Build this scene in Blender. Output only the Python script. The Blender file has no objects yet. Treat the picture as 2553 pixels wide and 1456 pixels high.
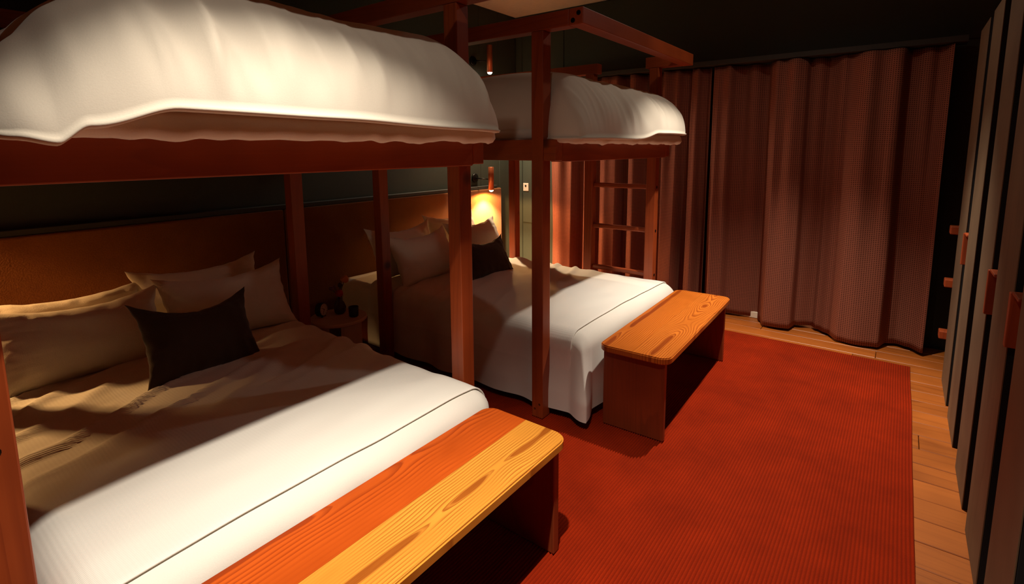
import bpy, bmesh, math, random
from mathutils import Vector, Matrix, noise
random.seed(7)
S = bpy.context.scene
C = S.collection
PI = math.pi

# ------------------------------------------------------------------ camera
CAM_POS = Vector((3.5074, -2.4196, 1.4465))
YAW, PIT, ROL, F, PX, PY = 0.63827, 0.13793, -0.00404, 1276.08, 1301.74, 547.15
W_, H_ = 2553.0, 1456.0
fw = Vector((-math.sin(YAW)*math.cos(PIT), math.cos(YAW)*math.cos(PIT), -math.sin(PIT)))
rt = Vector((math.cos(YAW), math.sin(YAW), 0)); up = rt.cross(fw)
r2 = rt*math.cos(ROL)+up*math.sin(ROL); u2 = -rt*math.sin(ROL)+up*math.cos(ROL)
cd = bpy.data.cameras.new('camera'); cam = bpy.data.objects.new('camera', cd); C.objects.link(cam)
cd.sensor_fit = 'HORIZONTAL'; cd.sensor_width = 36; cd.lens = F/W_*36
cd.shift_x = (W_/2-PX)/W_; cd.shift_y = (PY-H_/2)/W_; cd.clip_start = .02
M = Matrix((r2, u2, -fw)).transposed().to_4x4(); M.translation = CAM_POS; cam.matrix_world = M
S.camera = cam

# ------------------------------------------------------------------ world, light, exposure
w = bpy.data.worlds.new('world'); S.world = w; w.use_nodes = True
w.node_tree.nodes['Background'].inputs[0].default_value = (.5, .55, .6, 1)
w.node_tree.nodes['Background'].inputs[1].default_value = 0.0
S.view_settings.view_transform = 'Standard'; S.view_settings.look = 'None'
S.view_settings.exposure = 0.0; S.view_settings.gamma = 1.0
S.view_settings.use_curve_mapping = False
SPOT_E, SPOT_COL = 440.0, (1.0, .88, .74)
SCONCE_E, SCONCE_COL = 60.0, (1.0, .52, .18)
SPOTS = [(2.94, -1.75, 2.80), (2.97, .80, 2.80)]

def spot(name, loc, energy, col, angle, blend, size, aim=None):
    d = bpy.data.lights.new(name, 'SPOT'); d.energy = energy; d.color = col
    d.spot_size = math.radians(angle); d.spot_blend = blend; d.shadow_soft_size = size
    o = bpy.data.objects.new(name, d); C.objects.link(o); o.location = loc
    if aim is not None:
        o.rotation_euler = (Vector(aim)-Vector(loc)).to_track_quat('-Z', 'Y').to_euler()
    return o
for p in SPOTS:
    spot('ceiling_spot_light', p, SPOT_E, SPOT_COL, 75, 1.0, .025, (p[0]-.05, p[1], 0))
    spot('ceiling_spill_light', p, SPOT_E*.03, SPOT_COL, 150, .7, .025, (p[0]-.05, p[1], 0))   # soft spill around the beam of the same fitting

# ------------------------------------------------------------------ helpers
def lin(r, g, b):
    f = lambda c: (c/255/12.92) if c/255 <= .04045 else ((c/255+.055)/1.055)**2.4
    return (f(r), f(g), f(b), 1)

def tag(o, label=None, cat=None, group=None, kind=None):
    if label: o['label'] = label
    if cat: o['category'] = cat
    if group: o['group'] = group
    if kind: o['kind'] = kind
    return o
def empty(name, loc=(0, 0, 0), rz=0):
    o = bpy.data.objects.new(name, None); C.objects.link(o); o.location = loc; o.rotation_euler = (0, 0, rz)
    o.empty_display_size = .05
    return o
def link(name, me, mat, parent=None, smooth=False):
    o = bpy.data.objects.new(name, me); C.objects.link(o)
    if mat is not None and not me.materials: me.materials.append(mat)
    if parent: o.parent = parent
    if smooth:
        for p in me.polygons: p.use_smooth = True
    return o
def from_bm(name, bm, mat, parent=None, smooth=False):
    me = bpy.data.meshes.new(name); bm.to_mesh(me); bm.free()
    return link(name, me, mat, parent, smooth)
def pyd(name, vs, fs, mat, parent=None, smooth=True):
    me = bpy.data.meshes.new(name); me.from_pydata(vs, [], fs); me.update()
    return link(name, me, mat, parent, smooth)
def bm_box(bm, a, b, bev=0.0, seg=2):
    a, b = Vector(a), Vector(b)
    r = bmesh.ops.create_cube(bm, size=1)
    vs = r['verts']
    for v in vs:
        v.co = Vector(((a[i]+b[i])/2+v.co[i]*(b[i]-a[i]) for i in range(3)))
    if bev:
        es = list({e for v in vs for e in v.link_edges})
        bmesh.ops.bevel(bm, geom=es, offset=bev, segments=seg, affect='EDGES', profile=.5)
def box(name, a, b, mat, parent=None, bev=0.004, seg=2):
    bm = bmesh.new(); bm_box(bm, a, b, bev, seg)
    return from_bm(name, bm, mat, parent)
def lathe(prof, n=32, cx=0, cy=0, axis='z'):
    """prof: list of (r,z)"""
    vs, fs = [], []
    for r, z in prof:
        for k in range(n):
            a = 2*PI*k/n
            vs.append((cx+r*math.cos(a), cy+r*math.sin(a), z))
    for i in range(len(prof)-1):
        for k in range(n):
            fs.append((i*n+k, i*n+(k+1) % n, (i+1)*n+(k+1) % n, (i+1)*n+k))
    fs.append(tuple(range(n-1, -1, -1))); m = (len(prof)-1)*n; fs.append(tuple(m+k for k in range(n)))
    return vs, fs
def tube(pts, r, n=8):
    vs, fs = [], []
    pts = [Vector(p) for p in pts]
    for i, p in enumerate(pts):
        t = (pts[min(i+1, len(pts)-1)]-pts[max(i-1, 0)]).normalized()
        a = t.cross(Vector((0, 0, 1)));
        if a.length < 1e-3: a = t.cross(Vector((1, 0, 0)))
        a.normalize(); b = t.cross(a)
        for k in range(n):
            q = 2*PI*k/n; vs.append(tuple(p+(a*math.cos(q)+b*math.sin(q))*r))
    for i in range(len(pts)-1):
        for k in range(n): fs.append((i*n+k, i*n+(k+1) % n, (i+1)*n+(k+1) % n, (i+1)*n+k))
    fs.append(tuple(range(n-1, -1, -1))); m = (len(pts)-1)*n; fs.append(tuple(m+k for k in range(n)))
    return vs, fs
def nz(x, y, z=0.): return noise.noise(Vector((x, y, z)))
def lerp_knots(k, x):
    if x <= k[0][0]: return k[0][1]
    for (a, b), (c, d) in zip(k, k[1:]):
        if x <= c:
            t = (x-a)/(c-a); t = t*t*(3-2*t); return b+(d-b)*t
    return k[-1][1]
def sm(t): t = max(0., min(1., t)); return t*t*(3-2*t)

# ------------------------------------------------------------------ materials
MATS = {}
class NT:
    def __init__(s, name):
        s.m = bpy.data.materials.new(name); s.m.use_nodes = True; s.t = s.m.node_tree; s.n = s.t.nodes
        s.b = s.n['Principled BSDF']; MATS[name] = s.m
    def add(s, typ, **kw):
        o = s.n.new(typ)
        for k, v in kw.items():
            if k == 'inp':
                for a, b in v.items():
                    if hasattr(b, 'is_linked') or isinstance(b, bpy.types.NodeSocket): s.t.links.new(b, o.inputs[a])
                    else: o.inputs[a].default_value = b
            else: setattr(o, k, v)
        return o
    def l(s, a, b): s.t.links.new(a, b)
    def set(s, **kw):
        for k, v in kw.items():
            k = k.replace('_', ' ')
            if isinstance(v, bpy.types.NodeSocket): s.l(v, s.b.inputs[k])
            else: s.b.inputs[k].default_value = v
    def ramp(s, fac, stops, interp='LINEAR'):
        r = s.add('ShaderNodeValToRGB'); r.color_ramp.interpolation = interp
        e = r.color_ramp.elements
        while len(e) < len(stops): e.new(.5)
        for x, (p, c) in zip(e, stops): x.position = p; x.color = c
        s.l(fac, r.inputs[0]); return r.outputs[0]
    def mix(s, fac, a, b, blend='MIX'):
        m = s.add('ShaderNodeMix', data_type='RGBA', blend_type=blend)
        for i, v in ((0, fac), (6, a), (7, b)):
            if isinstance(v, bpy.types.NodeSocket): s.l(v, m.inputs[i])
            else: m.inputs[i].default_value = v
        return m.outputs[2]
    def math(s, op, a, b=None):
        m = s.add('ShaderNodeMath', operation=op)
        for i, v in ((0, a), (1, b)):
            if v is None: continue
            if isinstance(v, bpy.types.NodeSocket): s.l(v, m.inputs[i])
            else: m.inputs[i].default_value = v
        return m.outputs[0]
    def bump(s, h, strength=.3, dist=.01):
        b = s.add('ShaderNodeBump', inp={'Strength': strength, 'Distance': dist}); s.l(h, b.inputs['Height'])
        s.l(b.outputs[0], s.b.inputs['Normal']); return b

def plain(name, col, rough=.6, metal=0., emit=None, es=0., spec=.5):
    t = NT(name); t.set(Base_Color=col, Roughness=rough, Metallic=metal)
    t.b.inputs['Specular IOR Level'].default_value = spec
    if emit: t.set(Emission_Color=emit, Emission_Strength=es)
    return t.m

def wood(name, axis, light, dark, scale=1.0, rough=.42, ring=26., knots=False, contrast=1.0, tilt=.03, fine=.35, flame=False):
    """softwood with growth-ring grain; axis = direction of the fibres"""
    t = NT(name)
    co = t.add('ShaderNodeTexCoord').outputs['Object']
    oi = t.add('ShaderNodeObjectInfo').outputs['Random']
    rnd = t.add('ShaderNodeCombineXYZ')
    for i, k in enumerate((3.1, 7.7, 5.3)): t.l(t.math('MULTIPLY', oi, k), rnd.inputs[i])
    ad = t.add('ShaderNodeVectorMath', operation='ADD'); t.l(co, ad.inputs[0]); t.l(rnd.outputs[0], ad.inputs[1])
    ix = 'xyz'.index(axis)
    st = [1., 1., 1.]; st[ix] = .07
    mp = t.add('ShaderNodeMapping', inp={'Scale': [k*scale for k in st]})
    rot = [tilt, tilt, tilt]; rot[ix] = 0.; mp.inputs['Rotation'].default_value = rot
    t.l(ad.outputs[0], mp.inputs[0])
    n1 = t.add('ShaderNodeTexNoise', inp={'Vector': mp.outputs[0], 'Scale': 4.2, 'Detail': 1.6, 'Roughness': .42})
    fr = t.math('FRACT', t.math('MULTIPLY', n1.outputs[0], ring))
    rings = t.ramp(fr, [(0, (0, 0, 0, 1)), (.62, (.05, .05, .05, 1)), (.86, (.8, .8, .8, 1)), (.95, (1, 1, 1, 1)), (1, (0, 0, 0, 1))])
    st2 = [16., 16., 16.]; st2[ix] = .35
    mp2 = t.add('ShaderNodeMapping', inp={'Scale': st2, 'Vector': ad.outputs[0]})
    n2 = t.add('ShaderNodeTexNoise', inp={'Vector': mp2.outputs[0], 'Scale': 9., 'Detail': 4.})
    n3 = t.add('ShaderNodeTexNoise', inp={'Vector': ad.outputs[0], 'Scale': 3.1, 'Detail': 2.})
    # rings fade in and out across a board
    n5 = t.add('ShaderNodeTexNoise', inp={'Vector': mp.outputs[0], 'Scale': 1.7, 'Detail': 1.})
    vis = t.ramp(n5.outputs[0], [(.38, (.25, .25, .25, 1)), (.62, (1, 1, 1, 1))])
    f = t.math('ADD', t.math('MULTIPLY', t.math('MULTIPLY', rings, vis), .62*contrast), t.math('MULTIPLY', n2.outputs[0], fine))
    if flame:
        fl = t.ramp(n1.outputs[0], [(.635, (0, 0, 0, 1)), (.645, (.75, .75, .75, 1))])
        f = t.math('MAXIMUM', f, fl)
    col = t.ramp(f, [(.10, light), (.85, dark)])
    v = t.ramp(n3.outputs[0], [(.3, (.74, .70, .66, 1)), (.75, (1.1, 1.1, 1.1, 1))])
    col = t.mix(1., col, v, 'MULTIPLY')
    if knots:
        vo = t.add('ShaderNodeTexVoronoi', inp={'Vector': ad.outputs[0], 'Scale': 2.6, 'Randomness': 1.})
        k = t.ramp(vo.outputs['Distance'], [(.04, (.85, .85, .85, 1)), (.11, (0, 0, 0, 1))])
        col = t.mix(k, col, (dark[0]*.2, dark[1]*.16, dark[2]*.14, 1))
    t.set(Base_Color=col, Roughness=rough)
    t.bump(f, .05, .003)
    return t.m

WL, WD = lin(164, 74, 31), lin(122, 45, 16)
for ax in 'xyz': wood('bunk_wood_'+ax, ax, WL, WD, knots=True, contrast=.55, ring=22)
def pine(name, light, dark, xc, ring=105., depth=.02, amp=.10, yoff=0., fill=.0, contrast=1.):
    """flat-sawn pine board, fibres along local y: growth rings cut by the surface give cathedral arches"""
    t = NT(name)
    co = t.add('ShaderNodeTexCoord').outputs['Object']
    sp = t.add('ShaderNodeSeparateXYZ', inp={'Vector': co})
    mp = t.add('ShaderNodeMapping', inp={'Vector': co, 'Scale': (2.2, 1., 0.), 'Location': (yoff*.37, yoff, 0)})
    n1 = t.add('ShaderNodeTexNoise', inp={'Vector': mp.outputs[0], 'Scale': 1.9, 'Detail': 1., 'Roughness': .4})
    mp2 = t.add('ShaderNodeMapping', inp={'Vector': co, 'Scale': (14., 1.2, 0.), 'Location': (yoff, 0, 0)})
    n2 = t.add('ShaderNodeTexNoise', inp={'Vector': mp2.outputs[0], 'Scale': 3., 'Detail': 3.})
    mp3 = t.add('ShaderNodeMapping', inp={'Vector': co, 'Scale': (40., 1.5, 1.)})
    n3 = t.add('ShaderNodeTexNoise', inp={'Vector': mp3.outputs[0], 'Scale': 8., 'Detail': 3.})
    n4 = t.add('ShaderNodeTexNoise', inp={'Vector': mp.outputs[0], 'Scale': 3.6, 'Detail': 2.})
    dz = t.math('ADD', t.math('MULTIPLY', t.math('SUBTRACT', n1.outputs[0], .5), amp*2.6), depth)
    dx = t.math('SUBTRACT', sp.outputs[0], xc)
    d = t.math('SQRT', t.math('ADD', t.math('MULTIPLY', dx, dx), t.math('MULTIPLY', dz, dz)))
    d = t.math('ADD', d, t.math('MULTIPLY', n2.outputs[0], .008))
    fr = t.math('FRACT', t.math('MULTIPLY', d, ring))
    late = t.ramp(fr, [(0, (0, 0, 0, 1)), (.42, (.04, .04, .04, 1)), (.78, (.7, .7, .7, 1)), (.93, (1, 1, 1, 1)), (1, (0, 0, 0, 1))])
    # the innermost ring shows as a filled flame
    core = t.ramp(d, [(.016, (.8, .8, .8, 1)), (.019, (0, 0, 0, 1))])
    vis = t.ramp(t.math('ADD', n4.outputs[0], t.math('MULTIPLY', t.math('ABSOLUTE', dx), -1.2)), [(.30, (.18, .18, .18, 1)), (.50, (1, 1, 1, 1))])
    late = t.math('MULTIPLY', late, vis)
    f = t.math('MAXIMUM', t.math('MULTIPLY', late, .80*contrast), t.math('MULTIPLY', core, contrast))
    f = t.math('ADD', f, t.math('MULTIPLY', t.math('SUBTRACT', n3.outputs[0], .5), .22))
    col = t.mix(f, light, dark)
    v = t.ramp(n4.outputs[0], [(.3, (.80, .74, .68, 1)), (.7, (1.06, 1.06, 1.06, 1))])
    t.set(Base_Color=t.mix(1., col, v, 'MULTIPLY'), Roughness=.27)
    t.bump(f, .04, .002)
pine('bench_amber', lin(222, 152, 58), lin(138, 60, 14), -.085, ring=95)
pine('bench_orange', lin(192, 84, 24), lin(126, 40, 10), -.362, ring=62, contrast=.85, yoff=3.7)
pine('bench_honey', lin(206, 116, 40), lin(126, 46, 10), -.095, ring=85, yoff=9.1)
pine('bench_honey_rear', lin(200, 110, 36), lin(126, 46, 10), -.335, ring=85, yoff=14.3)
wood('bench_side', 'z', lin(142, 62, 28), lin(100, 40, 18), ring=24, rough=.45, contrast=.6)
wood('oak_floor', 'x', lin(178, 100, 38), lin(126, 64, 22), ring=14, rough=.42, contrast=.6)
wood('handle_wood', 'z', lin(176, 80, 38), lin(126, 52, 24), ring=14, rough=.45, contrast=.5)
wood('door_veneer', 'z', lin(112, 92, 68), lin(86, 68, 48), ring=12, rough=.6, contrast=.4)

def fabric(name, a, scale=900, rough=.92, bump=.15, b=None, sheen=.15, wr=0.):
    t = NT(name)
    co = t.add('ShaderNodeTexCoord').outputs['Object']
    n = t.add('ShaderNodeTexNoise', inp={'Vector': co, 'Scale': scale*.35, 'Detail': 2.})
    n2 = t.add('ShaderNodeTexNoise', inp={'Vector': co, 'Scale': 5., 'Detail': 3.})
    b = b or tuple(c*.86 for c in a[:3])+(1,)
    col = t.mix(t.math('MULTIPLY', t.math('ADD', n.outputs[0], n2.outputs[0]), .5), a, b)
    t.set(Base_Color=col, Roughness=rough); t.b.inputs['Sheen Weight'].default_value = sheen
    t.b.inputs['Specular IOR Level'].default_value = .2
    h = n.outputs[0]
    if wr:
        n4 = t.add('ShaderNodeTexNoise', inp={'Vector': co, 'Scale': 9., 'Detail': 3., 'Distortion': .8})
        h = t.math('ADD', t.math('MULTIPLY', h, .12), t.math('MULTIPLY', n4.outputs[0], wr))
        t.bump(h, .35, .02)
    else: t.bump(h, bump, .002)
    return t.m
fabric('linen_white', lin(230, 225, 214))
fabric('duvet_cotton', lin(226, 216, 198), bump=.1)
fabric('sheet_cotton', lin(238, 228, 212), wr=.2)
fabric('pillow_cotton', lin(236, 224, 204), wr=.22)
fabric('cushion_brown', lin(74, 54, 40), rough=1., bump=.5, b=lin(52, 36, 27), sheen=.3)
fabric('felt_headboard', lin(134, 80, 32), scale=420, bump=.7, b=lin(88, 46, 14), rough=1.)
def coverlet_mat():
    t = NT('coverlet_waffle')
    co = t.add('ShaderNodeTexCoord').outputs['Object']
    w1 = t.add('ShaderNodeTexWave', inp={'Vector': co, 'Scale': 55., 'Distortion': .3}); w1.bands_direction = 'X'
    w2 = t.add('ShaderNodeTexWave', inp={'Vector': co, 'Scale': 30., 'Distortion': .3}); w2.bands_direction = 'Y'
    h = t.math('ADD', w1.outputs['Fac'], t.math('MULTIPLY', w2.outputs['Fac'], .4))
    t.set(Base_Color=lin(230, 226, 216), Roughness=.95); t.b.inputs['Sheen Weight'].default_value = .2
    t.b.inputs['Specular IOR Level'].default_value = .2
    t.bump(h, .25, .002)
coverlet_mat()
def rug_mat():
    t = NT('rug_wool')
    co = t.add('ShaderNodeTexCoord').outputs['Object']
    n = t.add('ShaderNodeTexNoise', inp={'Vector': co, 'Scale': 4.2, 'Detail': 5., 'Roughness': .62})
    n2 = t.add('ShaderNodeTexNoise', inp={'Vector': co, 'Scale': 380., 'Detail': 2.})
    c = t.ramp(n.outputs[0], [(.3, lin(130, 28, 3)), (.7, lin(164, 40, 5))])
    c = t.mix(t.math('MULTIPLY', n2.outputs[0], .6), c, lin(116, 28, 5))
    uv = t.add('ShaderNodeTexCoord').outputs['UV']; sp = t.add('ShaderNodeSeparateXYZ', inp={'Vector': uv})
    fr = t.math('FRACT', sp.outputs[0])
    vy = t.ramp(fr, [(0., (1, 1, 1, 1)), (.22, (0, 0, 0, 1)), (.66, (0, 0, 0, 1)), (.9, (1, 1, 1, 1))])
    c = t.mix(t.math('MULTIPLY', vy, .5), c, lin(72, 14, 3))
    t.set(Base_Color=c, Roughness=1.); t.b.inputs['Sheen Weight'].default_value = .25
    t.b.inputs['Sheen Tint'].default_value = lin(220, 90, 30); t.b.inputs['Specular IOR Level'].default_value = .1
    t.bump(n2.outputs[0], .6, .004)
rug_mat()
def curtain_mat():
    t = NT('curtain_waffle')
    uv = t.add('ShaderNodeTexCoord').outputs['UV']
    sp = t.add('ShaderNodeSeparateXYZ', inp={'Vector': uv})
    P = .0135
    def cell(c):
        f = t.math('FRACT', t.math('DIVIDE', c, P))
        return t.math('GREATER_THAN', t.math('ABSOLUTE', t.math('SUBTRACT', f, .5)), .24)
    a, b = cell(sp.outputs[0]), cell(sp.outputs[1])
    g = t.math('MULTIPLY', t.math('SUBTRACT', 1., a), t.math('SUBTRACT', 1., b))
    ln = t.math('MAXIMUM', a, b)
    n = t.add('ShaderNodeTexNoise', inp={'Vector': uv, 'Scale': 60., 'Detail': 3.})
    c = t.mix(g, lin(150, 92, 72), lin(58, 32, 26))
    c = t.mix(t.math('MULTIPLY', n.outputs[0], .5), c, lin(104, 62, 48))
    t.set(Base_Color=c, Roughness=1.); t.b.inputs['Specular IOR Level'].default_value = .05
    t.bump(g, -.3, .003)
curtain_mat()
def wallmat(name, col, sc=30):
    t = NT(name)
    co = t.add('ShaderNodeTexCoord').outputs['Object']
    n = t.add('ShaderNodeTexNoise', inp={'Vector': co, 'Scale': sc, 'Detail': 4.})
    t.set(Base_Color=t.mix(n.outputs[0], col, tuple(k*.8 for k in col[:3])+(1,)), Roughness=.75)
    t.bump(n.outputs[0], .05, .003)
wallmat('wall_green', lin(50, 57, 46))
wallmat('ceiling_cream', lin(206, 190, 168))
wallmat('wall_dark', lin(44, 42, 36))
plain('dark_metal', lin(26, 24, 22), .4, .8)
plain('copper', lin(150, 82, 50), .42, .6)
plain('black_plastic', lin(18, 17, 16), .45)
plain('socket_white', lin(206, 196, 180), .5)
plain('clock_face', lin(226, 214, 200), .5)
plain('table_stone', lin(200, 176, 150), .6)
plain('vase_red', lin(70, 20, 18), .3)
plain('flower_red', lin(176, 40, 26), .8)
plain('flower_orange', lin(206, 120, 50), .8)
plain('flower_mauve', lin(120, 80, 96), .8)
plain('stem_green', lin(60, 70, 34), .7)
plain('void_black', lin(14, 12, 11), .9)
plain('lamp_glow', (1, .8, .5, 1), .5, emit=(1, .72, .38, 1), es=40.)
plain('lamp_glow_upper', (1, .9, .75, 1), .5, emit=(1, .86, .66, 1), es=60.)
plain('bulb_spot', (1, .9, .8, 1), .5, emit=(1, .88, .72, 1), es=30.)
plain('daylight_cream', lin(236, 222, 196), .9)  # pale colour standing in for daylight below the curtain
m = MATS

# ------------------------------------------------------------------ room
RX, RYB, RYF, CZ = 4.40, 2.20, -4.30, 2.85
floor = tag(box('floor', (-.1, RYF, -.12), (RX+.1, RYB+.1, -.022), m['void_black'], bev=0), kind='structure')
PW = .148; k = 0; y = RYB-.006
plank_meshes = {}
row = 0
while y > RYF+.05:
    x = .002 - random.uniform(.0, .4) if False else .002
    cuts = [.002]
    a = random.uniform(.7, 2.1)
    while a < RX-.4:
        cuts.append(a); a += random.uniform(1.5, 2.3)
    cuts.append(RX-.002)
    if y-PW < RYF: break
    for a, b in zip(cuts, cuts[1:]):
        o = box('plank', (a+.0015, y-PW+.0016, -.021), (b-.0015, y-.0016, random.uniform(-.0008, .0006)), m['oak_floor'], floor, bev=.0025, seg=1)
    y -= PW
ceiling = tag(box('ceiling', (-.1, RYF, CZ), (RX+.1, RYB+.1, CZ+.1), m['ceiling_cream'], bev=0), kind='structure')
wl = tag(box('wall_left', (-.12, RYF, -.02), (-.012, RYB+.1, CZ), m['wall_green'], bev=0), kind='structure')
y = RYB-.004; 
while y-.30 > 1.0:           # tongue-and-groove boards of the head wall
    box('panel', (-.012, y-.298, .002), (0, y-.002, CZ-.002), m['wall_green'], wl, bev=.003, seg=1); y -= .30
box('panel', (-.012, RYF+.01, .002), (0, y-.002, CZ-.002), m['wall_green'], wl, bev=.003, seg=1)
wb = tag(box('wall_back', (-.12, RYB+.012, -.02), (RX+.1, RYB+.13, CZ), m['wall_green'], bev=0), kind='structure')
for a, b in ((.0, .085), (.09, .36), (.365, .62)):
    box('panel', (a+.002, RYB, .10), (b-.002, RYB+.012, CZ-.004), m['wall_green'], wb, bev=.003, seg=1)
box('panel', (.624, RYB, 2.16), (RX-.002, RYB+.012, CZ-.004), m['wall_green'], wb, bev=.003, seg=1)
box('panel', (.097, RYB-.010, .62), (.353, RYB+.002, 2.05), m['wall_green'], wb, bev=.006, seg=2)
wr = tag(box('wall_right', (RX, RYF, -.02), (RX+.12, RYB+.1, CZ), m['wall_dark'], bev=0), kind='structure')
wf = tag(box('wall_front', (-.12, RYF-.12, -.02), (RX+.12, RYF, CZ), m['wall_dark'], bev=0), kind='structure')
tag(box('baseboard_left', (.0, RYF+.02, 0), (.014, RYB-.004, .09), m['wall_green'], bev=.003), kind='structure')
tag(box('baseboard_back', (.016, RYB-.014, .002), (.62, RYB-.0005, .095), m['wall_green'], bev=.003), kind='structure')

# ------------------------------------------------------------------ rug (ribbed, ribs along Y)
def make_rug():
    x0, x1, y0, y1 = .55, 3.655, -3.35, 1.705
    P = .0125; n = int((x1-x0)/P); rows = 90
    prof = [(0., .004), (.28, .0125), (.62, .0125), (.90, .004)]
    vs, fs = [], []
    cols = []; uu = []
    for i in range(n):
        for a, h in prof: cols.append((x0+(i+a)*P, h)); uu.append(i+a)
    cols.append((x0+n*P, .002)); cols[0] = (x0, .002); uu.append(n)
    nc = len(cols)
    for j in range(rows+1):
        y = y0+(y1-y0)*j/rows
        for x, h in cols:
            wob = .0035*nz(x*.8, y*2.2, 3)
            edge = .006*nz(0, y*1.7, 9)*sm((x-3.2)/.45)
            yy = y+(.006*nz(x*1.6, 5., 2)+.004*nz(x*9., 1, 1))*(1 if j == rows else 0)
            vs.append((x+wob+edge, yy, (h+.0015*nz(x*40, y*6, 1)) if 0 < j < rows else .001))
    for j in range(rows):
        for i in range(nc-1):
            a = j*nc+i; fs.append((a, a+1, a+nc+1, a+nc))
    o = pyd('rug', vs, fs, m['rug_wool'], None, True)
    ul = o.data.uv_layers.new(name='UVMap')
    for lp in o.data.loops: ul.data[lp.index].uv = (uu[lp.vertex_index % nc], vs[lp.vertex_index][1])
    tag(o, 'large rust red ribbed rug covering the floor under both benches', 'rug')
make_rug()

# ------------------------------------------------------------------ headboard
hb = tag(empty('headboard', (0, -.3, 0)), 'long orange brown felt headboard along the dark green wall', 'headboard')
def hbpart(name, a, b, mat, bev):
    return box(name, (a[0], a[1]+.3, a[2]), (b[0], b[1]+.3, b[2]), mat, hb, bev, 3)
hbpart('felt_panel', (.016, -3.0, .10), (.06, -.562, 1.03), m['felt_headboard'], .012)
hbpart('felt_panel', (.016, -.558, .10), (.06, 1.86, 1.03), m['felt_headboard'], .012)
hbpart('top_ledge', (.001, -3.0, 1.032), (.05, 1.80, 1.062), m['wall_dark'], .003)

# ------------------------------------------------------------------ bunk beds
PT = .070
XF0, XF1 = 1.996, 2.066
XH0, XH1 = .712, .782
XD0, XD1 = 1.475, 1.545
def bunk(yi, yo, label):
    """yi: outer face toward the gap between the beds; yo: outer face at the ladder side"""
    s = 1 if yo > yi else -1
    t = empty('bunk_bed', (1.2, (yi+yo)/2, 0))
    ox, oy = 1.2, (yi+yo)/2
    def bx(name, xa, xb, ya, yb, za, zb, mat, bev=.004):
        ya, yb = min(ya, yb), max(ya, yb)
        return box(name, (xa-ox, ya-oy, za), (xb-ox, yb-oy, zb), m[mat], t, bev)
    yi2, yo2 = yi+s*PT, yo-s*PT
    zr0, zr1 = 1.385, 1.490
    zb0, zb1 = 2.010, 2.085
    # posts
    bx('post', XF0, XF1, yi, yi2, .0135, zb0-.0005, 'bunk_wood_z'); bx('post', XH0, XH1, yi, yi2, .0135, zb0-.0005, 'bunk_wood_z')
    bx('post', XF0, XF1, yo2, yo, .0135, zb0-.0005, 'bunk_wood_z'); bx('post', XH0, XH1, yo2, yo, .0135, zb0-.0005, 'bunk_wood_z')
    d = bx('ladder_stile', XD0, XD1, yo2, yo, .0135, zb0-.0005, 'bunk_wood_z')
    # bunk platform rails; the side rails run past the foot posts
    e = s*.003
    for a, b in ((.10, XH0-.0005), (XH1+.0005, XF0-.0005), (XF1+.0005, 2.140)):
        bx('side_rail', a, b, yi+e, yi2-e, zr0, zr1, 'bunk_wood_x')
    for a, b in ((.10, XH0-.0005), (XH1+.0005, XD0-.0005), (XD1+.0005, XF0-.0005), (XF1+.0005, 2.140)):
        bx('side_rail', a, b, yo2+e, yo-e, zr0, zr1, 'bunk_wood_x')
    bx('foot_rail', 2.0665, 2.1395, yi2-e+s*.0005, yo2+e-s*.0005, zr0-.006, zr1, 'bunk_wood_y')
    bx('head_rail', .10, .17, yi2-e+s*.0005, yo2+e-s*.0005, zr0, zr1, 'bunk_wood_y')
    for k in range(12):
        xa = .20+k*.155
        bx('slat', xa, xa+.11, yi2-e+s*.001, yo2+e-s*.001, 1.415, 1.435, 'bunk_wood_y', .002)
    # canopy frame
    bx('canopy_beam', .10, 2.21-.0005, yi, yi2, zb0, zb1, 'bunk_wood_x')
    bx('canopy_beam', .10, 1.58, yo2, yo, zb0, zb1, 'bunk_wood_x')
    bx('canopy_beam', 1.965, 2.21-.0005, yo2, yo, zb0, zb1, 'bunk_wood_x')
    bx('canopy_beam', 2.21, 2.285, yi, yo, zb0, zb1, 'bunk_wood_y')
    bx('canopy_beam', .10, .17, yi2+s*.0005, yo2-s*.0005, zb0, zb1, 'bunk_wood_y')
    # ladder rungs
    for z in (.50, .835, 1.16):
        bx('rung', XD1+.0005, XF0-.0005, yo2+s*.022, yo2+s*.054, z-.018, z+.018, 'bunk_wood_x', .009)
    # bolts
    def bolt(x, y, z, ax, k=1.):
        vs, fs = lathe([(.0115, 0), (.0115, .002), (.006, .0035), (.004, .001)], 14)
        o = pyd('bolt', vs, fs, m['dark_metal'], t, False); o.location = (x-ox, y-oy, z); o.scale = (k, k, k)
        if ax == 'x': o.rotation_euler = (0, PI/2, 0)
        if ax == 'y': o.rotation_euler = (PI/2*s, 0, 0)
    for z in (.50, .835, 1.16): bolt(XF1-.001, (yo2+yo)/2, z, 'x')
    for (x, z) in ((2.262, 2.060), (2.232, 2.030)): bolt(x, yi+s*.001, z, 'y')
    bolt(XF0+.02, yi+s*.001, .06, 'y', .5); bolt(XF0+.05, yi+s*.001, .09, 'y', .5)
    return tag(t, label, 'bunk bed', 'timber bunk beds')
Y1I, Y1O = -.832, -2.320
Y2I, Y2O = -.302, 1.220
bunk(Y1I, Y1O, 'reddish timber bunk bed nearest the camera, its big loft mattress filling the upper left')
bunk(Y2I, Y2O, 'reddish timber bunk bed in front of the curtains with ladder rungs in view')

# ------------------------------------------------------------------ cloth builders
def grid_faces(nu, nv):
    return [(i*nv+j, i*nv+j+1, (i+1)*nv+j+1, (i+1)*nv+j) for i in range(nu-1) for j in range(nv-1)]
def spaced(a, b, n, p=1.6):
    out = []
    for i in range(n):
        t = 2*i/(n-1)-1
        q = math.copysign(1-(1-abs(t))**p, t)
        out.append(a+(b-a)*(q+1)/2)
    return out

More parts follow.
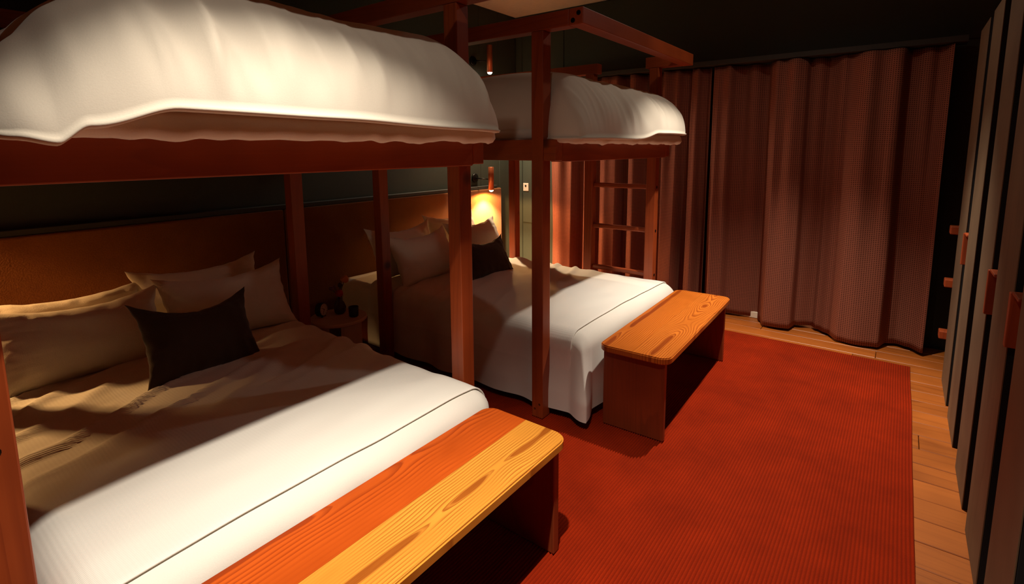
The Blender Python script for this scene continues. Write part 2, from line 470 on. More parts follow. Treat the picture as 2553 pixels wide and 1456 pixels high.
def upper_duvet(name, yi, yo, hem, ztop, label, seed, flare_i=.07, flare_o=.11, D=.46, xf=2.285, Di=.20, Do=.24, wm=None, rc=(.05, .12)):
    s = 1 if yo > yi else -1
    a, b = yi+s*(PT+.004), yo-s*(PT+.004)
    nx, ny = 150, 170
    X0 = .85
    xs = spaced(X0, xf, nx); ts = [(q+1)/2 for q in spaced(-1, 1, ny)]
    vs = []
    for x in xs:
        fl = sm((x-1.99)/.16)
        ya = a-s*flare_i*fl; yb = b+s*flare_o*fl
        for t in ts:
            y = ya+(yb-ya)*t
            yw = y
            dx = min((xf-x)/D, 1.); dxh = min((x-X0)/.3, 1.)
            wdt = abs(yb-ya)
            dy = min(t*wdt/Di, (1-t)*wdt/Do, 1.)
            f = lambda q: (1-(1-q)**2.6)**.55 if q < 1 else 1.
            g = f(dx)*f(dy)*f(dxh)
            edge = max(0., 1-min(dx, dy)*1.6)
            hz = lerp_knots(hem, y)
            hz = hz if dxh >= 1 else hz
            wrk = nz(y*9+seed, x*2.0, seed)*.6+nz(y*21+seed, x*3, seed+4)*.35
            wry = nz(x*11+seed, y*2, seed+7)
            mk = lerp_knots(wm, y) if wm else .5
            def ridge(a_, b_, c_): return (1-min(1., abs(nz(a_, b_, c_))*3.2))**2
            rg = ridge(y*5.5+seed+x*.9, x*1.1, seed+11)*1.0+ridge(y*12+seed-x*1.6, x*1.6, seed+17)*.55
            wrk = wrk*(.45+.8*mk)+(rg-.25)*1.5*mk
            kx = max(0., 1-dx*1.35); ky = max(0., 1-dy*1.2)
            big = nz(x*2.2+seed, y*2.2, seed*.7)
            z = hz+(ztop-hz)*g*(1+.06*big*min(1, g*2))
            z += (.012*wrk*kx+.010*wry*ky)*sm(g*3)
            xx = x+.015*wrk*kx*(1-g*.55)*sm(g*2.2)+.008*nz(y*5, 1, seed)*(kx**3)
            yy = y+.010*wry*ky*(1-g)
            for ye, R_, sg in ((ya, rc[0], -s), (yb, rc[1], s)):
                ca, cb = (x-(xf-R_))/R_, ((y-ye)*sg+R_)/R_
                if ca > 0 and cb > 0:
                    ca, cb = min(ca, 1), min(cb, 1)
                    xx += (ca*math.sqrt(1-cb*cb/2)-ca)*R_; yy += sg*(cb*math.sqrt(1-ca*ca/2)-cb)*R_
            # the very edge tucks in a little, making a seam
            vs.append((xx, yy, z))
    fs = grid_faces(nx, ny)
    if s < 0: fs = [f[::-1] for f in fs]
    n0 = len(vs)
    # lip: sweep border downward and inward
    border = [j for j in range(ny)]+[i*ny+ny-1 for i in range(1, nx)]+[(nx-1)*ny+j for j in range(ny-2, -1, -1)]+[i*ny for i in range(nx-2, 0, -1)]
    cx, cy = (X0+xf)/2, (a+b)/2
    rings = [(.008, -.004), (.004, -.012), (-.012, -.014), (-.05, -.008)]
    prev = border
    for (o_, dz) in rings:
        cur = []
        for bi in border:
            v = Vector(vs[bi]); dirx = 0; diry = 0
            if bi // ny == nx-1: dirx = 1
            elif bi // ny == 0: dirx = -1
            if bi % ny == 0: diry = -s
            elif bi % ny == ny-1: diry = s
            l = math.hypot(dirx, diry) or 1
            vs.append((v.x+dirx/l*o_, v.y+diry/l*o_, v.z+dz)); cur.append(len(vs)-1)
        for k in range(len(border)):
            k2 = (k+1) % len(border); fs.append((prev[k], prev[k2], cur[k2], cur[k]))
        prev = cur
    o = pyd(name, vs, fs, m['duvet_cotton'], None, True)
    bm = bmesh.new(); bm.from_mesh(o.data); bmesh.ops.recalc_face_normals(bm, faces=bm.faces); bm.to_mesh(o.data); bm.free()
    return tag(o, label, 'duvet', 'upper bunk duvets')
HEM1 = [(-2.34, 1.492), (-2.24, 1.478), (-2.17, 1.468), (-2.12, 1.500), (-1.97, 1.540), (-1.6, 1.536), (-1.1, 1.523), (-.80, 1.517)]
HEM2 = [(-.4, 1.500), (.05, 1.505), (.3, 1.505), (.36, 1.507), (.66, 1.545), (.9, 1.548), (1.3, 1.545)]
upper_duvet('duvet', Y1I, Y1O, HEM1, 1.885, 'plump cream duvet on the upper bunk nearest the camera', 3.3, flare_i=.028, flare_o=.03, Do=.6, Di=.17, wm=[(-2.3, 1.), (-1.9, 1.1), (-1.7, .7), (-1.45, .55), (-1.2, .25), (-1.0, .3), (-.9, .8)])
upper_duvet('duvet', Y2I, Y2O, HEM2, 1.865, 'plump cream duvet on the upper bunk by the curtains', 8.1, wm=[(-.3, .4), (.1, 1.), (.5, 1.1), (.7, .5), (1.0, .3), (1.2, .6)], rc=(.05, .16), Do=.20)

def upper_mattress(yi, yo, hem, label, seed):
    s = 1 if yo > yi else -1
    a, b = yi+s*(PT+.004), yo-s*(PT+.004)
    # perimeter loop with profile; the sheet hangs rumpled over the rail at the foot
    lo, hi = min(a, b), max(a, b)
    per = []
    N = 260
    xh, xf = .19, 2.235
    def pt(x, y, nx_, ny_): per.append((x, y, nx_, ny_))
    r = .06
    for k in range(60): pt(xh+(xf-r-xh)*k/60, lo, 0, -1)
    for k in range(8): q = PI/2*k/8; pt(xf-r+r*math.sin(q), lo+r-r*math.cos(q), math.sin(q), -math.cos(q))
    for k in range(140): pt(xf, lo+r+(hi-lo-2*r)*k/140, 1, 0)
    for k in range(8): q = PI/2*k/8; pt(xf-r+r*math.cos(q), hi-r+r*math.sin(q), math.cos(q), math.sin(q))
    for k in range(60): pt(xf-r-(xf-r-xh)*k/60, hi, 0, 1)
    for k in range(30): pt(xh, hi-(hi-lo)*k/30, -1, 0)
    n = len(per); vs = []; fs = []
    prof = [(-.06, 1.560), (-.02, 1.555), (.002, 1.545), (.012, 1.53), (.016, 1.505), (.006, 1.490), (-.012, 1.484), (-.03, 1.4925)]
    for o_, z in prof:
        for k, (x, y, nx_, ny_) in enumerate(per):
            f = sm((x-2.08)/.07)
            fl = f*(.06 if abs(ny_) < .95 else .0)
            q = (y if nx_ > .5 else x)
            wv = .012*nz(q*9, seed, 1)+.007*nz(q*23, seed, 5)
            dz = (-.016*f + wv*.8*f*(1 if z < 1.52 else .3)) if z < 1.55 else 0
            zmin = 1.4915 if f < .5 else 1.455
            # spread beyond the posts at the foot corner
            sy = 1+.075*f
            yc = (lo+hi)/2
            vs.append((x+nx_*(o_+wv*.6*f), yc+(y-yc)*sy+ny_*(o_+wv*.4*f), max(z+dz, zmin)))
    for i in range(len(prof)-1):
        for k in range(n):
            k2 = (k+1) % n; fs.append((i*n+k, (i+1)*n+k, (i+1)*n+k2, i*n+k2))
    fs.append(tuple(range(n))); fs.append(tuple((len(prof)-1)*n+k for k in range(n-1, -1, -1)))
    o = pyd('mattress', vs, fs, m['sheet_cotton'], None, True)
    tag(o, label, 'mattress', 'upper bunk mattresses')
upper_mattress(Y1I, Y1O, HEM1, 'rumpled sheeted mattress under the duvet of the nearest upper bunk', 2.)
upper_mattress(Y2I, Y2O, HEM2, 'rumpled sheeted mattress under the duvet of the upper bunk by the curtains', 6.)

# lower beds ---------------------------------------------------------
ZT = .485      # top of the lower bedding
def drape(name, x0, x1, ya, yb, zt, dropn, dropf, foot, r, mat, label, seed, thick=0., fold=1.0, group=None, cat='bedspread', xres=.018, top_noise=1.0, flare=.05):
    """cloth over a box: top between x0..x1, ya..yb (ya<yb), hanging down on both sides and, if foot>0, at x1"""
    Wd = yb-ya; yc = (ya+yb)/2; hw = Wd/2; ls = math.floor(yc*3)*1.7+3.1
    ss = []; n = int((x1-x0)/xres)
    L = x1-r
    ss = [x0+(L-x0)*i/n for i in range(n)]
    if foot > 0:
        tot = foot; nn = max(10, int(tot/.014)); ss += [L+tot*i/nn for i in range(nn+1)]
    else:
        ss += [L+(x1-L)*i/4 for i in range(5)]
    tn = int(dropn/.014); tf = int(dropf/.014); tm = int((Wd-2*r)/.016)
    tt = [-(hw-r)-dropn+dropn*i/tn for i in range(tn)]+[-(hw-r)+(Wd-2*r)*i/tm for i in range(tm)]+[(hw-r)+dropf*i/tf for i in range(tf+1)]
    vs = []
    for s_ in ss:
        for t in tt:
            ox = max(0., s_-L) if foot > 0 else 0.
            oy = max(0., abs(t)-(hw-r)); sg = 1 if t > 0 else -1
            bx = min(s_, L) if foot > 0 else s_
            by = max(-(hw-r), min(hw-r, t))
            h = math.hypot(ox, oy)
            if h > 1e-9:
                o_ = max(ox, oy); nx_, ny_ = ox/h, sg*oy/h
            else: o_ = 0; nx_ = ny_ = 0.
            q = min(o_/r, PI/2)
            hor = r*math.sin(q); ver = r*(1-math.cos(q))+max(0, o_-r*PI/2)
            ang = math.atan2(ox, oy+1e-9) if h > 1e-9 else 0.
            per = bx if ang < 1e-6 else L+ang*.25+((hw-r)-abs(by) if oy <= 0 else 0)
            k = min(1., max(0., (ver-.03)/.30))
            corner = min(ox, oy)/(max(ox, oy)+1e-6) if h > 1e-9 else 0
            rip = fold*k*sm((bx-x0-.02)/.35)*(.014*math.sin(per*17+ls)+.012*nz(per*7, ls, 2)+.030*corner*math.sin(ang*5+ls))
            hor += rip+flare*k*(.4+corner)
            x = bx+nx_*hor; y = yc+by+ny_*hor
            dome = .012*(1-(by/(hw-r))**2)
            lump = top_noise*(.008*nz(bx*3+ls, by*3, 1)+.0055*nz(bx*9+ls, by*4.5, 2))
            cre = 0.
            if top_noise > 0:
                wv = abs(nz(bx*5.5+by*2.6+ls+.25*nz(bx*6, by*6, 7), by*1.1, 4))
                cre = .019*top_noise*max(0, .22-wv)/.22*sm((1.75-bx)/.35)
            z = zt+dome+lump*(1-k)+cre*(1-k)-ver
            vs.append((x, y, max(z, .035+.010*nz(per*3, seed, 8)+.01*sm(corner))))
    o = pyd(name, vs, grid_faces(len(ss), len(tt)), m[mat], None, True)
    if thick:
        md = o.modifiers.new('thickness', 'SOLIDIFY'); md.thickness = thick; md.offset = -1
        md2 = o.modifiers.new('round', 'BEVEL'); md2.width = thick*.45; md2.segments = 2; md2.limit_method = 'ANGLE'; md2.angle_limit = 1.0
    return tag(o, label, cat, group)
BA, BB = -2.236, -.908        # bed 1 extent
CA, CB = -.222, 1.140         # bed 2 extent
def mattress(ya, yb, label):
    o = box('mattress', (.075, ya+.045, .20), (2.18, yb-.045, .462), m['sheet_cotton'], None, .06, 4)
    for p in o.data.polygons: p.use_smooth = True
    tag(o, label, 'mattress', 'lower bed mattresses')
    t = box('bed_base', (.08, ya+.05, .0140), (2.17, yb-.05, .199), m['bench_side'], None, .006)
    tag(t, label.replace('white sheeted mattress', 'low wooden box base'), 'bed base', 'lower bed bases')
mattress(BA, BB, 'white sheeted mattress of the lower bed nearest the camera')
mattress(CA, CB, 'white sheeted mattress of the lower bed by the curtains')
drape('duvet', .50, 2.262, BA+.004, BB-.004, ZT-.001, .42, .42, .44, .085, 'linen_white', 'white duvet hanging over the foot of the lower bed nearest the camera', 1.3, fold=.8, cat='duvet', group='lower bed duvets', flare=.015)
drape('duvet', .50, 2.262, CA+.004, CB-.004, ZT-.001, .475, .475, .47, .085, 'linen_white', 'white duvet falling in a loose corner beside the far bench', 2.2, fold=.9, cat='duvet', group='lower bed duvets', flare=.055)
drape('bedspread', .53, 2.190, BA, BB, ZT+.003, .385, .385, 0, .09, 'coverlet_waffle', 'white waffle bedspread on the lower bed nearest the camera', 5.1, thick=.006, fold=.8, group='lower bedspreads', flare=.01)
drape('bedspread', .53, 2.190, CA, CB, ZT+.003, .455, .455, 0, .09, 'coverlet_waffle', 'white waffle bedspread on the lower bed by the curtains', 9.4, thick=.006, fold=.9, group='lower bedspreads', flare=.01)

# ------------------------------------------------------------------ pillows
def pillow(name, w, h, t, loc, rot, mat, label, seed, cat='pillow', group=None, sag=.10, ears=.03, flange=.0):
    """standing pillow: local x = width, z = height, y = thickness"""
    n = 44
    vs, fs = [], []
    g = [math.copysign(1-(1-abs(2*i/n-1))**1.5, 2*i/n-1) for i in range(n+1)]
    for sd in (1, -1):
        for i in range(n+1):
            for j in range(n+1):
                u, v = g[i], g[j]
                rim = (1-abs(u)**2.6)*(1-abs(v)**2.6)
                pin = 1-.10*(1-abs(v)**2)*abs(u)**3 * (1)
                x = u*w/2*(1-.06*(1-v*v)); z = v*h/2*(1-.07*(1-u*u))
                # sagging top edge
                if v > 0: z -= sag*h*(1-u*u)*v**2
                th = t/2*rim**.55
                th *= 1+.16*nz(u*1.5+seed, v*1.5, sd)
                rdg = lambda q: (1-min(1., abs(q)*3.))**2
                cr = .010*nz(u*6+seed, v*3, sd*2)*(1-rim)+.014*(rdg(nz(u*2.2+seed, v*6, 4))-.3)*abs(u)**3*rim**.5+.012*(rdg(nz(u*7+seed, v*2, 9))-.3)*abs(v)**3*rim**.5
                y = sd*(th+cr*(rim > 0))
                x += .006*nz(v*5+seed, 0, 1)*abs(u)**6; z += .006*nz(u*5+seed, 2, 1)*abs(v)**6
                e = (abs(u)*abs(v))**4
                x += math.copysign(ears*e, u); z += math.copysign(ears*.7*e, v)
                vs.append((x, y, z+h/2))
    N = (n+1)*(n+1)
    for i in range(n):
        for j in range(n):
            a = i*(n+1)+j
            q = (a, a+1, a+n+2, a+n+1)
            fs.append(q); fs.append(tuple(N+k for k in q[::-1]))
    me = bpy.data.meshes.new(name); me.from_pydata(vs, [], fs)
    bm = bmesh.new(); bm.from_mesh(me); bmesh.ops.remove_doubles(bm, verts=bm.verts, dist=.0006)
    bmesh.ops.recalc_face_normals(bm, faces=bm.faces); bm.to_mesh(me); bm.free()
    o = link(name, me, m[mat], None, True)
    o.location = loc; o.rotation_euler = rot
    return tag(o, label, cat, group)
def lean(deg, yawd=0, rolld=0):
    # width axis along Y, leaning back toward the headboard (-X)
    R = Matrix.Rotation(math.radians(yawd), 4, 'Z') @ Matrix.Rotation(math.radians(-deg), 4, 'Y') @ Matrix.Rotation(math.radians(90), 4, 'Z') @ Matrix.Rotation(math.radians(rolld), 4, 'Y')
    return R.to_euler()
ZB = ZT+.017
PG = 'bed pillows'
pillow('pillow', .62, .335, .16, (.55, -1.88, ZB-.01), lean(22, 0, 3), 'pillow_cotton', 'rear cream pillow at the camera end of the nearest lower bed', 1.1, group=PG, ears=.015)
pillow('pillow', .62, .355, .16, (.54, -1.27, ZB), lean(22), 'pillow_cotton', 'tall rear cream pillow beside the middle bunk post', 2.3, group=PG, ears=.015)
pillow('pillow', .60, .35, .17, (.80, -1.85, ZB-.012), lean(24, 5, 3), 'pillow_cotton', 'front cream pillow nearest the camera, left of the brown cushion', 3.7, group=PG, ears=.015)
pillow('pillow', .60, .365, .17, (.81, -1.25, ZB-.010), lean(27, -3), 'pillow_cotton', 'front cream pillow right behind the brown cushion on the nearest bed', 4.9, group=PG, ears=.015)
pillow('cushion', .455, .345, .13, (1.165, -1.53, ZB-.012), lean(28, 8, 5), 'cushion_brown', 'dark brown cushion leaning on the pillows of the nearest bed', 5.5, cat='cushion', group='brown cushions', sag=.16, ears=.022)
pillow('pillow', .60, .39, .16, (.54, .16, ZB), lean(22), 'pillow_cotton', 'rear cream pillow at the table side of the far lower bed', 6.1, group=PG, ears=.015)
pillow('pillow', .58, .42, .16, (.48, .78, ZB), lean(22), 'pillow_cotton', 'rear cream pillow under the lit wall lamp', 7.2, group=PG, ears=.015)
pillow('pillow', .60, .385, .17, (.78, .16, ZB-.010), lean(27, 4), 'pillow_cotton', 'front cream pillow on the far bed, left of its brown cushion', 8.4, group=PG, ears=.015)
pillow('pillow', .56, .40, .17, (.76, .76, ZB-.010), lean(27, -4), 'pillow_cotton', 'front cream pillow below the lit wall lamp, behind the brown cushion', 9.6, group=PG, ears=.015)
pillow('cushion', .45, .325, .13, (1.09, .47, ZB-.010), lean(32, -6, 3), 'cushion_brown', 'dark brown cushion on the lower bed by the curtains', 10.2, cat='cushion', group='brown cushions', sag=.16, ears=.022)

# ------------------------------------------------------------------ benches
def bench(x1, y0, L, ang, mats, label):
    """x1,y0: near corner on the aisle side; length L along local +y"""
    t = empty('bench', (x1, y0, 0), ang)
    Wd, zt, th = .372, .450, .034
    R = .055
    half = Wd/2
    def board(xa, xb, mat, left):
        # outline with rounded outer corners
        pts = []
        if left:
            pts += [(xb, 0)]
            pts += [(xb, L)]
            pts += [(xa+R-R*math.sin(q), L-R+R*math.cos(q)) for q in [PI/2*i/8 for i in range(9)]]
            pts += [(xa+R-R*math.cos(q), R-R*math.sin(q)) for q in [PI/2*i/8 for i in range(9)]]
        else:
            pts += [(xa, 0)]
            pts += [(xb-R+R*math.sin(q), R-R*math.cos(q)) for q in [PI/2*i/8 for i in range(9)]]
            pts += [(xb-R+R*math.cos(q), L-R+R*math.sin(q)) for q in [PI/2*i/8 for i in range(9)]]
            pts += [(xa, L)]
        if left: pts = pts[::-1]
        bm = bmesh.new()
        vs = [bm.verts.new((px, py, zt-th)) for px, py in pts]
        f = bm.faces.new(vs); r_ = bmesh.ops.extrude_face_region(bm, geom=[f])
        top = [e for e in r_['geom'] if isinstance(e, bmesh.types.BMVert)]
        for v in top: v.co.z = zt
        bmesh.ops.recalc_face_normals(bm, faces=bm.faces)
        es = [e for e in bm.edges if all(abs(v.co.z-zt) < 1e-6 for v in e.verts) or all(abs(v.co.z-(zt-th)) < 1e-6 for v in e.verts)]
        xi = xb if left else xa
        es = [e for e in es if not all(abs(v.co.x-xi) < 1e-6 for v in e.verts)]
        bmesh.ops.bevel(bm, geom=es, offset=.005, segments=2, affect='EDGES')
        from_bm('plank', bm, m[mat], t)
    board(-Wd, -half-.0003, mats[0], True); board(-half+.0003, 0, mats[1], False)
    for ya, yb in ((.026, .058), (L-.058, L-.026)):
        box('end_panel', (-Wd+.022, ya, .0135), (-.026, yb, zt-th-.0004), m['bench_side'], t, .004)
    box('stretcher', (-Wd+.05, .0585, .24), (-Wd+.072, L-.0585, zt-th-.0006), m['bench_side'], t, .003)
    tag(t, label, 'bench', 'timber benches')
bench(2.643, -.981-1.252, 1.252, 0.0, ('bench_orange', 'bench_amber'), 'varnished pine bench at the foot of the nearest bed, half orange half yellow')
bench(2.690, -.157, 1.252, .0325, ('bench_honey_rear', 'bench_honey'), 'varnished pine bench at the foot of the bed by the curtains')

# ------------------------------------------------------------------ wall lamps
def sconce(y, zbot, L, label, glow, energy, col, s=1, cone=168, x=.175, beam=3.2, soft=.02):
    t = empty('wall_lamp', (0, y, zbot))
    r = .028
    vs, fs = lathe([(r-.003, .004), (r-.003, .001), (r, 0), (r, L-.002), (r-.002, L)], 28, x, 0)
    fs = fs[:-2]+[fs[-1]]
    pyd('shade', vs, fs, m['copper'], t, True)
    vs, fs = lathe([(.0, .012), (r-.004, .013)], 20, x, 0); fs = fs[:20]
    bm = bmesh.new(); bmesh.ops.create_icosphere(bm, subdivisions=2, radius=.0235)
    for v in bm.verts: v.co = Vector((x+v.co.x, v.co.y, .004+v.co.z*.9))
    from_bm('bulb', bm, m[glow], t, True)
    vs, fs = lathe([(.046, 0), (.046, .012), (.040, .018), (.0, .019)], 28)
    p = pyd('wall_plate', vs, fs, m['dark_metal'], t, True); p.location = (.001, -.055*s, .12); p.rotation_euler = (0, PI/2, 0)
    v1, f1 = tube([(.018, -.055*s, .12), (.09, -.05*s, .115), (x-r, -.012*s, .11)], .006)
    pyd('arm', v1, f1, m['dark_metal'], t, True)
    tag(t, label, 'wall lamp', 'copper wall lamps')
    spot('wall_lamp_light', (x, y, zbot-.022), energy, col, cone, .25, soft, (x, y, zbot-1))
    if beam: spot('wall_lamp_beam', (x, y, zbot-.022), energy*beam, (1, .66, .32), 112, .6, .015, (x, y, zbot-1))
    return t
sconce(1.55, 1.030, .232, 'lit copper cylinder wall lamp over the lower bed headboard', 'lamp_glow', SCONCE_E, SCONCE_COL)
sconce(1.55, 2.185, .26, 'lit copper cylinder wall lamp above the upper bunk by the curtains', 'lamp_glow_upper', SCONCE_E*1.2, (1, .85, .66), beam=1.)
sconce(-2.66, 1.340, .232, 'copper cylinder wall lamp at the camera side of the nearest bed', 'lamp_glow', SCONCE_E*1.8, SCONCE_COL, -1, 135, .100, 0, .04)

# ------------------------------------------------------------------ ceiling spots (recessed fittings)
for i, p in enumerate(SPOTS):
    t = empty('ceiling_downlight', (p[0], p[1], CZ))
    vs, fs = lathe([(.052, -.001), (.052, -.010), (.040, -.012), (.036, -.002)], 28); pyd('trim_ring', vs, fs, m['dark_metal'], t, True)
    tag(t, ('recessed ceiling downlight above the nearest bench', 'recessed ceiling downlight above the far bench')[i], 'downlight', 'ceiling downlights')

# ------------------------------------------------------------------ side table and what stands on it
TX, TY, TZ, TR = .765, -.640, .42, .170
t = empty('side_table', (TX, TY, 0)); tag(t, 'small round pale side table in the dark gap between the beds', 'side table')
vs, fs = lathe([(TR-.006, TZ-.022), (TR, TZ-.016), (TR, TZ-.005), (TR-.005, TZ)], 48)
pyd('table_top', vs, fs, m['table_stone'], t, False)
def curved_leg(a0, a1, r):
    vs = []; fs = []; n = 12
    for i in range(n+1):
        a = a0+(a1-a0)*i/n
        for rr in (r, r-.022):
            for z in (.013, TZ-.0225): vs.append((rr*math.cos(a), rr*math.sin(a), z))
    for i in range(n):
        q = i*4; p_ = q+4
        fs += [(q, q+1, p_+1, p_), (q+2, p_+2, p_+3, q+3), (q+1, q+3, p_+3, p_+1), (q, p_, p_+2, q+2)]
    fs += [(0, 2, 3, 1), (n*4, n*4+1, n*4+3, n*4+2)]
    pyd('leg', vs, fs, m['table_stone'], t, False)
curved_leg(math.radians(-150), math.radians(-62), .135); curved_leg(math.radians(-28), math.radians(62), .135)
curved_leg(math.radians(95), math.radians(180), .135)
# alarm clock
t = empty('alarm_clock', (.700, -.700, TZ+.001)); tag(t, 'small black alarm clock with a white round face', 'clock')
def disc(name, prof, mat, parent, loc, rot):
    v_, f_ = lathe(prof, 28); o = pyd(name, v_, f_, m[mat], parent, False); o.location = loc; o.rotation_euler = rot; return o
crot = Vector((.91, .41, .08)).to_track_quat('Z', 'Y').to_euler()
disc('case', [(.036, -.035), (.042, -.030), (.042, .0), (.040, .004)], 'black_plastic', t, (0, 0, .045), crot)
fd = Vector((.91, .41, .08)).normalized()
fc = disc('dial', [(.036, 0), (.036, .0015)], 'clock_face', t, tuple(Vector((0, 0, .045))+fd*.0045), crot)
for k in range(12):
    a = 2*PI*k/12
    bm = bmesh.new(); bm_box(bm, (-.0012, .027, .0015), (.0012, .033, .0022)); bmesh.ops.rotate(bm, verts=bm.verts, matrix=Matrix.Rotation(a, 3, 'Z'))
    from_bm('hour_mark', bm, m['black_plastic'], fc)
for a, ln in ((.9, .022), (2.6, .030)):
    bm = bmesh.new(); bm_box(bm, (-.0013, -.004, .0022), (.0013, ln, .003)); bmesh.ops.rotate(bm, verts=bm.verts, matrix=Matrix.Rotation(a, 3, 'Z'))
    from_bm('hand', bm, m['black_plastic'], fc)
for sx in (-1, 1):
    v_, f_ = tube([(0, 0, .012), (-sx*.018*.41, sx*.018*.91, .0)], .005); pyd('foot', v_, f_, m['black_plastic'], t)
# vase of flowers
t = empty('flower_vase', (.725, -.600, TZ+.001)); tag(t, 'dark red vase of round dried flowers on the side table', 'vase')
v_, f_ = lathe([(.022, 0), (.034, .012), (.038, .04), (.028, .07), (.015, .088), (.018, .098)], 28); pyd('vase_body', v_, f_, m['vase_red'], t, True)
def flower(x, y, z, r, mat):
    v_, f_ = tube([(0, 0, .09), (x*.4, y*.4, .09+(z-.09)*.5), (x, y, z)], .002, 6); pyd('stem', v_, f_, m['stem_green'], t)
    bm = bmesh.new(); bmesh.ops.create_icosphere(bm, subdivisions=3, radius=r)
    for v in bm.verts:
        v.co *= 1+.22*nz(v.co.x*90, v.co.y*90, v.co.z*90+r*100); v.co += Vector((x, y, z))
    from_bm('flower_head', bm, m[mat], t, True)
flower(.02, -.012, .135, .023, 'flower_red'); flower(.015, .035, .215, .024, 'flower_orange'); flower(-.02, -.04, .165, .014, 'flower_mauve'); flower(-.01, -.022, .172, .010, 'flower_mauve'); flower(-.015, .02, .175, .015, 'vase_red')
# black cup
v_, f_ = lathe([(.024, 0), (.028, .004), (.030, .062), (.028, .062), (.025, .008), (.0, .008)], 28)
o = pyd('cup', v_, f_[:-1], m['black_plastic'], None, True); o.location = (.845, -.585, TZ+.001)
tag(o, 'small black tumbler on the rim of the side table', 'cup')

# ------------------------------------------------------------------ curtains
def curtain(xa, xb, ztop, folds, label, seed, hem):
    """folds: list of (x, y) knots of the hem line; pleats get tighter toward the top"""
    n = int((xb-xa)/.008); rows = 46
    vs = []; uvs = []
    arc = 0; prev = None
    arcs = []
    for i in range(n+1):
        x = xa+(xb-xa)*i/n; yb_ = lerp_knots(folds, x)
        if prev: arc += math.hypot(x-prev[0], (yb_-prev[1]))
        prev = (x, yb_); arcs.append(arc)
    for j in range(rows+1):
        v = j/rows
        for i in range(n+1):
            x = xa+(xb-xa)*i/n
            yb_ = lerp_knots(folds, x+.012*nz(v*2, x*2, seed)*(v))
            ytop = 2.045+.045*math.sin(x*2*PI/.155+seed+.6*nz(x*3, 0, seed))
            k = sm(v*1.05)**1.1*.82
            y = (2.03+(yb_-2.03)*1.25)*(1-k*.55)+ytop*k*.55
            y += .010*nz(x*9, v*1.2, seed+3)
            z0 = hem(x)
            z = z0+(ztop-z0)*v
            vs.append((x+.02*nz(v*1.5, x*3, seed+8)*(1-v)*.5, y, z)); uvs.append((arcs[i], z))
    nv = n+1
    fs = [(j*nv+i, j*nv+i+1, (j+1)*nv+i+1, (j+1)*nv+i) for j in range(rows) for i in range(n)]
    o = pyd('curtain', vs, fs, m['curtain_waffle'], None, True)
    ul = o.data.uv_layers.new(name='UVMap')
    for lp in o.data.loops: ul.data[lp.index].uv = uvs[lp.vertex_index]
    md = o.modifiers.new('thickness', 'SOLIDIFY'); md.thickness = .004; md.offset = 0
    return tag(o, label, 'curtain', 'full height brown waffle curtains')
FL = [(.56, 2.10), (.62, 2.06), (.65, 1.98), (.74, 1.955), (.85, 1.985), (.90, 2.11), (.95, 2.12), (.985, 2.0), (1.05, 1.97), (1.13, 2.06), (1.17, 2.0), (1.23, 1.96), (1.33, 1.985), (1.37, 2.10), (1.42, 2.11), (1.45, 2.01), (1.51, 1.99), (1.58, 2.10), (1.74, 2.12), (1.78, 2.0), (1.90, 1.97), (1.945, 2.09), (1.99, 2.09), (2.02, 1.99), (2.07, 1.97), (2.10, 2.08), (2.135, 2.10), (2.168, 2.03)]
FR = [(2.176, 2.12), (2.20, 2.03), (2.24, 1.985), (2.32, 2.00), (2.36, 2.09), (2.45, 2.10), (2.52, 2.12), (2.60, 2.14), (2.64, 2.06), (2.69, 1.975), (2.80, 1.965), (2.87, 1.975), (2.90, 2.08), (3.01, 2.12), (3.05, 2.08), (3.13, 2.04), (3.22, 1.945), (3.30, 1.93), (3.45, 1.945), (3.50, 2.05), (3.56, 2.07), (3.63, 2.04), (3.715, 1.98)]
curtain(.56, 2.168, 2.105, FL, 'brown waffle weave curtain behind the ladder, left of the dark slit', 1.0, lambda x: .022)
curtain(2.176, 3.715, 2.105, FR, 'wide brown waffle weave curtain right of the dark slit', 4.0, lambda x: .020+.006*math.sin(x*9))
tag(box('curtain_track', (.50, 1.97, 2.112), (3.78, 2.14, 2.150), m['wall_dark'], None, .003), 'dark curtain track along the top of the curtains', 'curtain track')
# cream strip added in place of daylight showing under the curtain
tag(box('daylight_strip', (2.30, 2.150, .0015), (3.10, 2.168, .055), m['daylight_cream'], None, .004), 'thin cream strip standing in for daylight below the curtain hem', 'daylight_sliver')

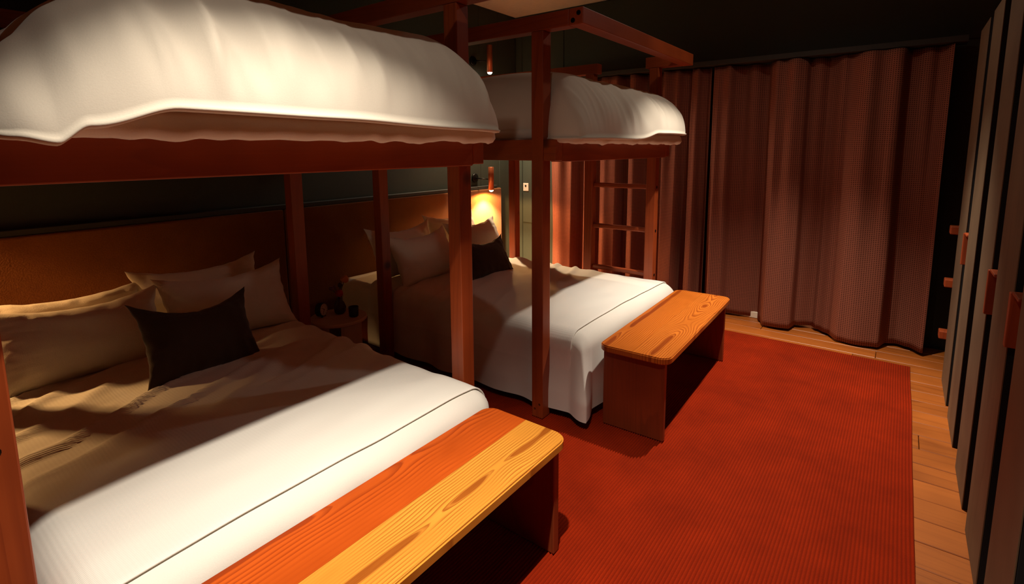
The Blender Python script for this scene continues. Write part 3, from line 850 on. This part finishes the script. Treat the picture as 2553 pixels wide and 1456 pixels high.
# ------------------------------------------------------------------ wardrobe and drawers along the right wall
WX = 3.804
ward = empty('wardrobe', (WX, 0, 0)); tag(ward, 'wall of tall grey brown wardrobe doors with dark gaps between them', 'wardrobe')
box('carcass', (.085, -2.60, .0015), (RX-WX-.002, 1.60, 2.08), m['void_black'], ward, 0)
edges = [(1.175, 1.57), (.674, 1.026), (.142, .475), (-.342, -.004), (-.80, -.47), (-1.26, -.93), (-1.72, -1.39), (-2.18, -1.85), (-2.58, -2.31)]
for (a, b) in edges:
    d = box('door', (.004, a+.001, .0025), (.085, b-.001, 2.095), m['void_black'], ward, .003)
    box('veneer_face', (.0, a, .0030), (.0038, b, 2.097), m['door_veneer'], d, .0008, 1)
for (y0, y1, z) in ((1.036, 1.150, .905), (.012, .128, .905), (-.458, -.352, .930), (-.918, -.812, .930)):
    h_ = box('pull', (.040, y0, z-.078), (.084, y1, z+.078), m['void_black'], ward, 0)
    for nm, a, b in (('pull_frame', (-.010, y1-.012, z-.085), (.075, y1+.010, z+.085)), ('pull_frame', (-.006, y0+.002, z+.0785), (.075, y1-.0125, z+.090)), ('pull_frame', (.02, y0+.002, z-.090), (.075, y1-.0125, z-.0785))):
        box(nm, a, b, m['handle_wood'], h_, .003)
# drawer unit at the curtain end, with block knobs
dr = empty('drawer_unit', (WX, 0, 0)); tag(dr, 'dark green drawer unit with wooden block knobs beside the curtain', 'drawers')
box('body', (.055, 1.605, .0015), (RX-WX-.002, 1.93, 2.08), m['wall_green'], dr, .003)
for k in range(4):
    z0 = .03+k*.338
    d = box('drawer_front', (.030, 1.612, z0), (.054, 1.925, z0+.328), m['wall_green'], dr, .004)
    if k < 3: box('knob', (-.030, 1.690, z0+.20), (.0298, 1.765, z0+.25), m['handle_wood'], d, .005)
box('upper_door', (.030, 1.612, 1.39), (.054, 1.925, 2.07), m['wall_green'], dr, .004)

# socket on the green panel of the far wall
t = empty('wall_socket', (.145, RYB-.011, 1.02)); tag(t, 'white wall plate with a black button on the green panel', 'socket')
box('plate', (-.036, -.007, -.045), (.036, 0, .045), m['socket_white'], t, .004)
v_, f_ = lathe([(.011, 0), (.011, .004), (.008, .006)], 20); o = pyd('button', v_, f_, m['black_plastic'], t, False); o.location = (0, -.0072, .014); o.rotation_euler = (PI/2, 0, 0)
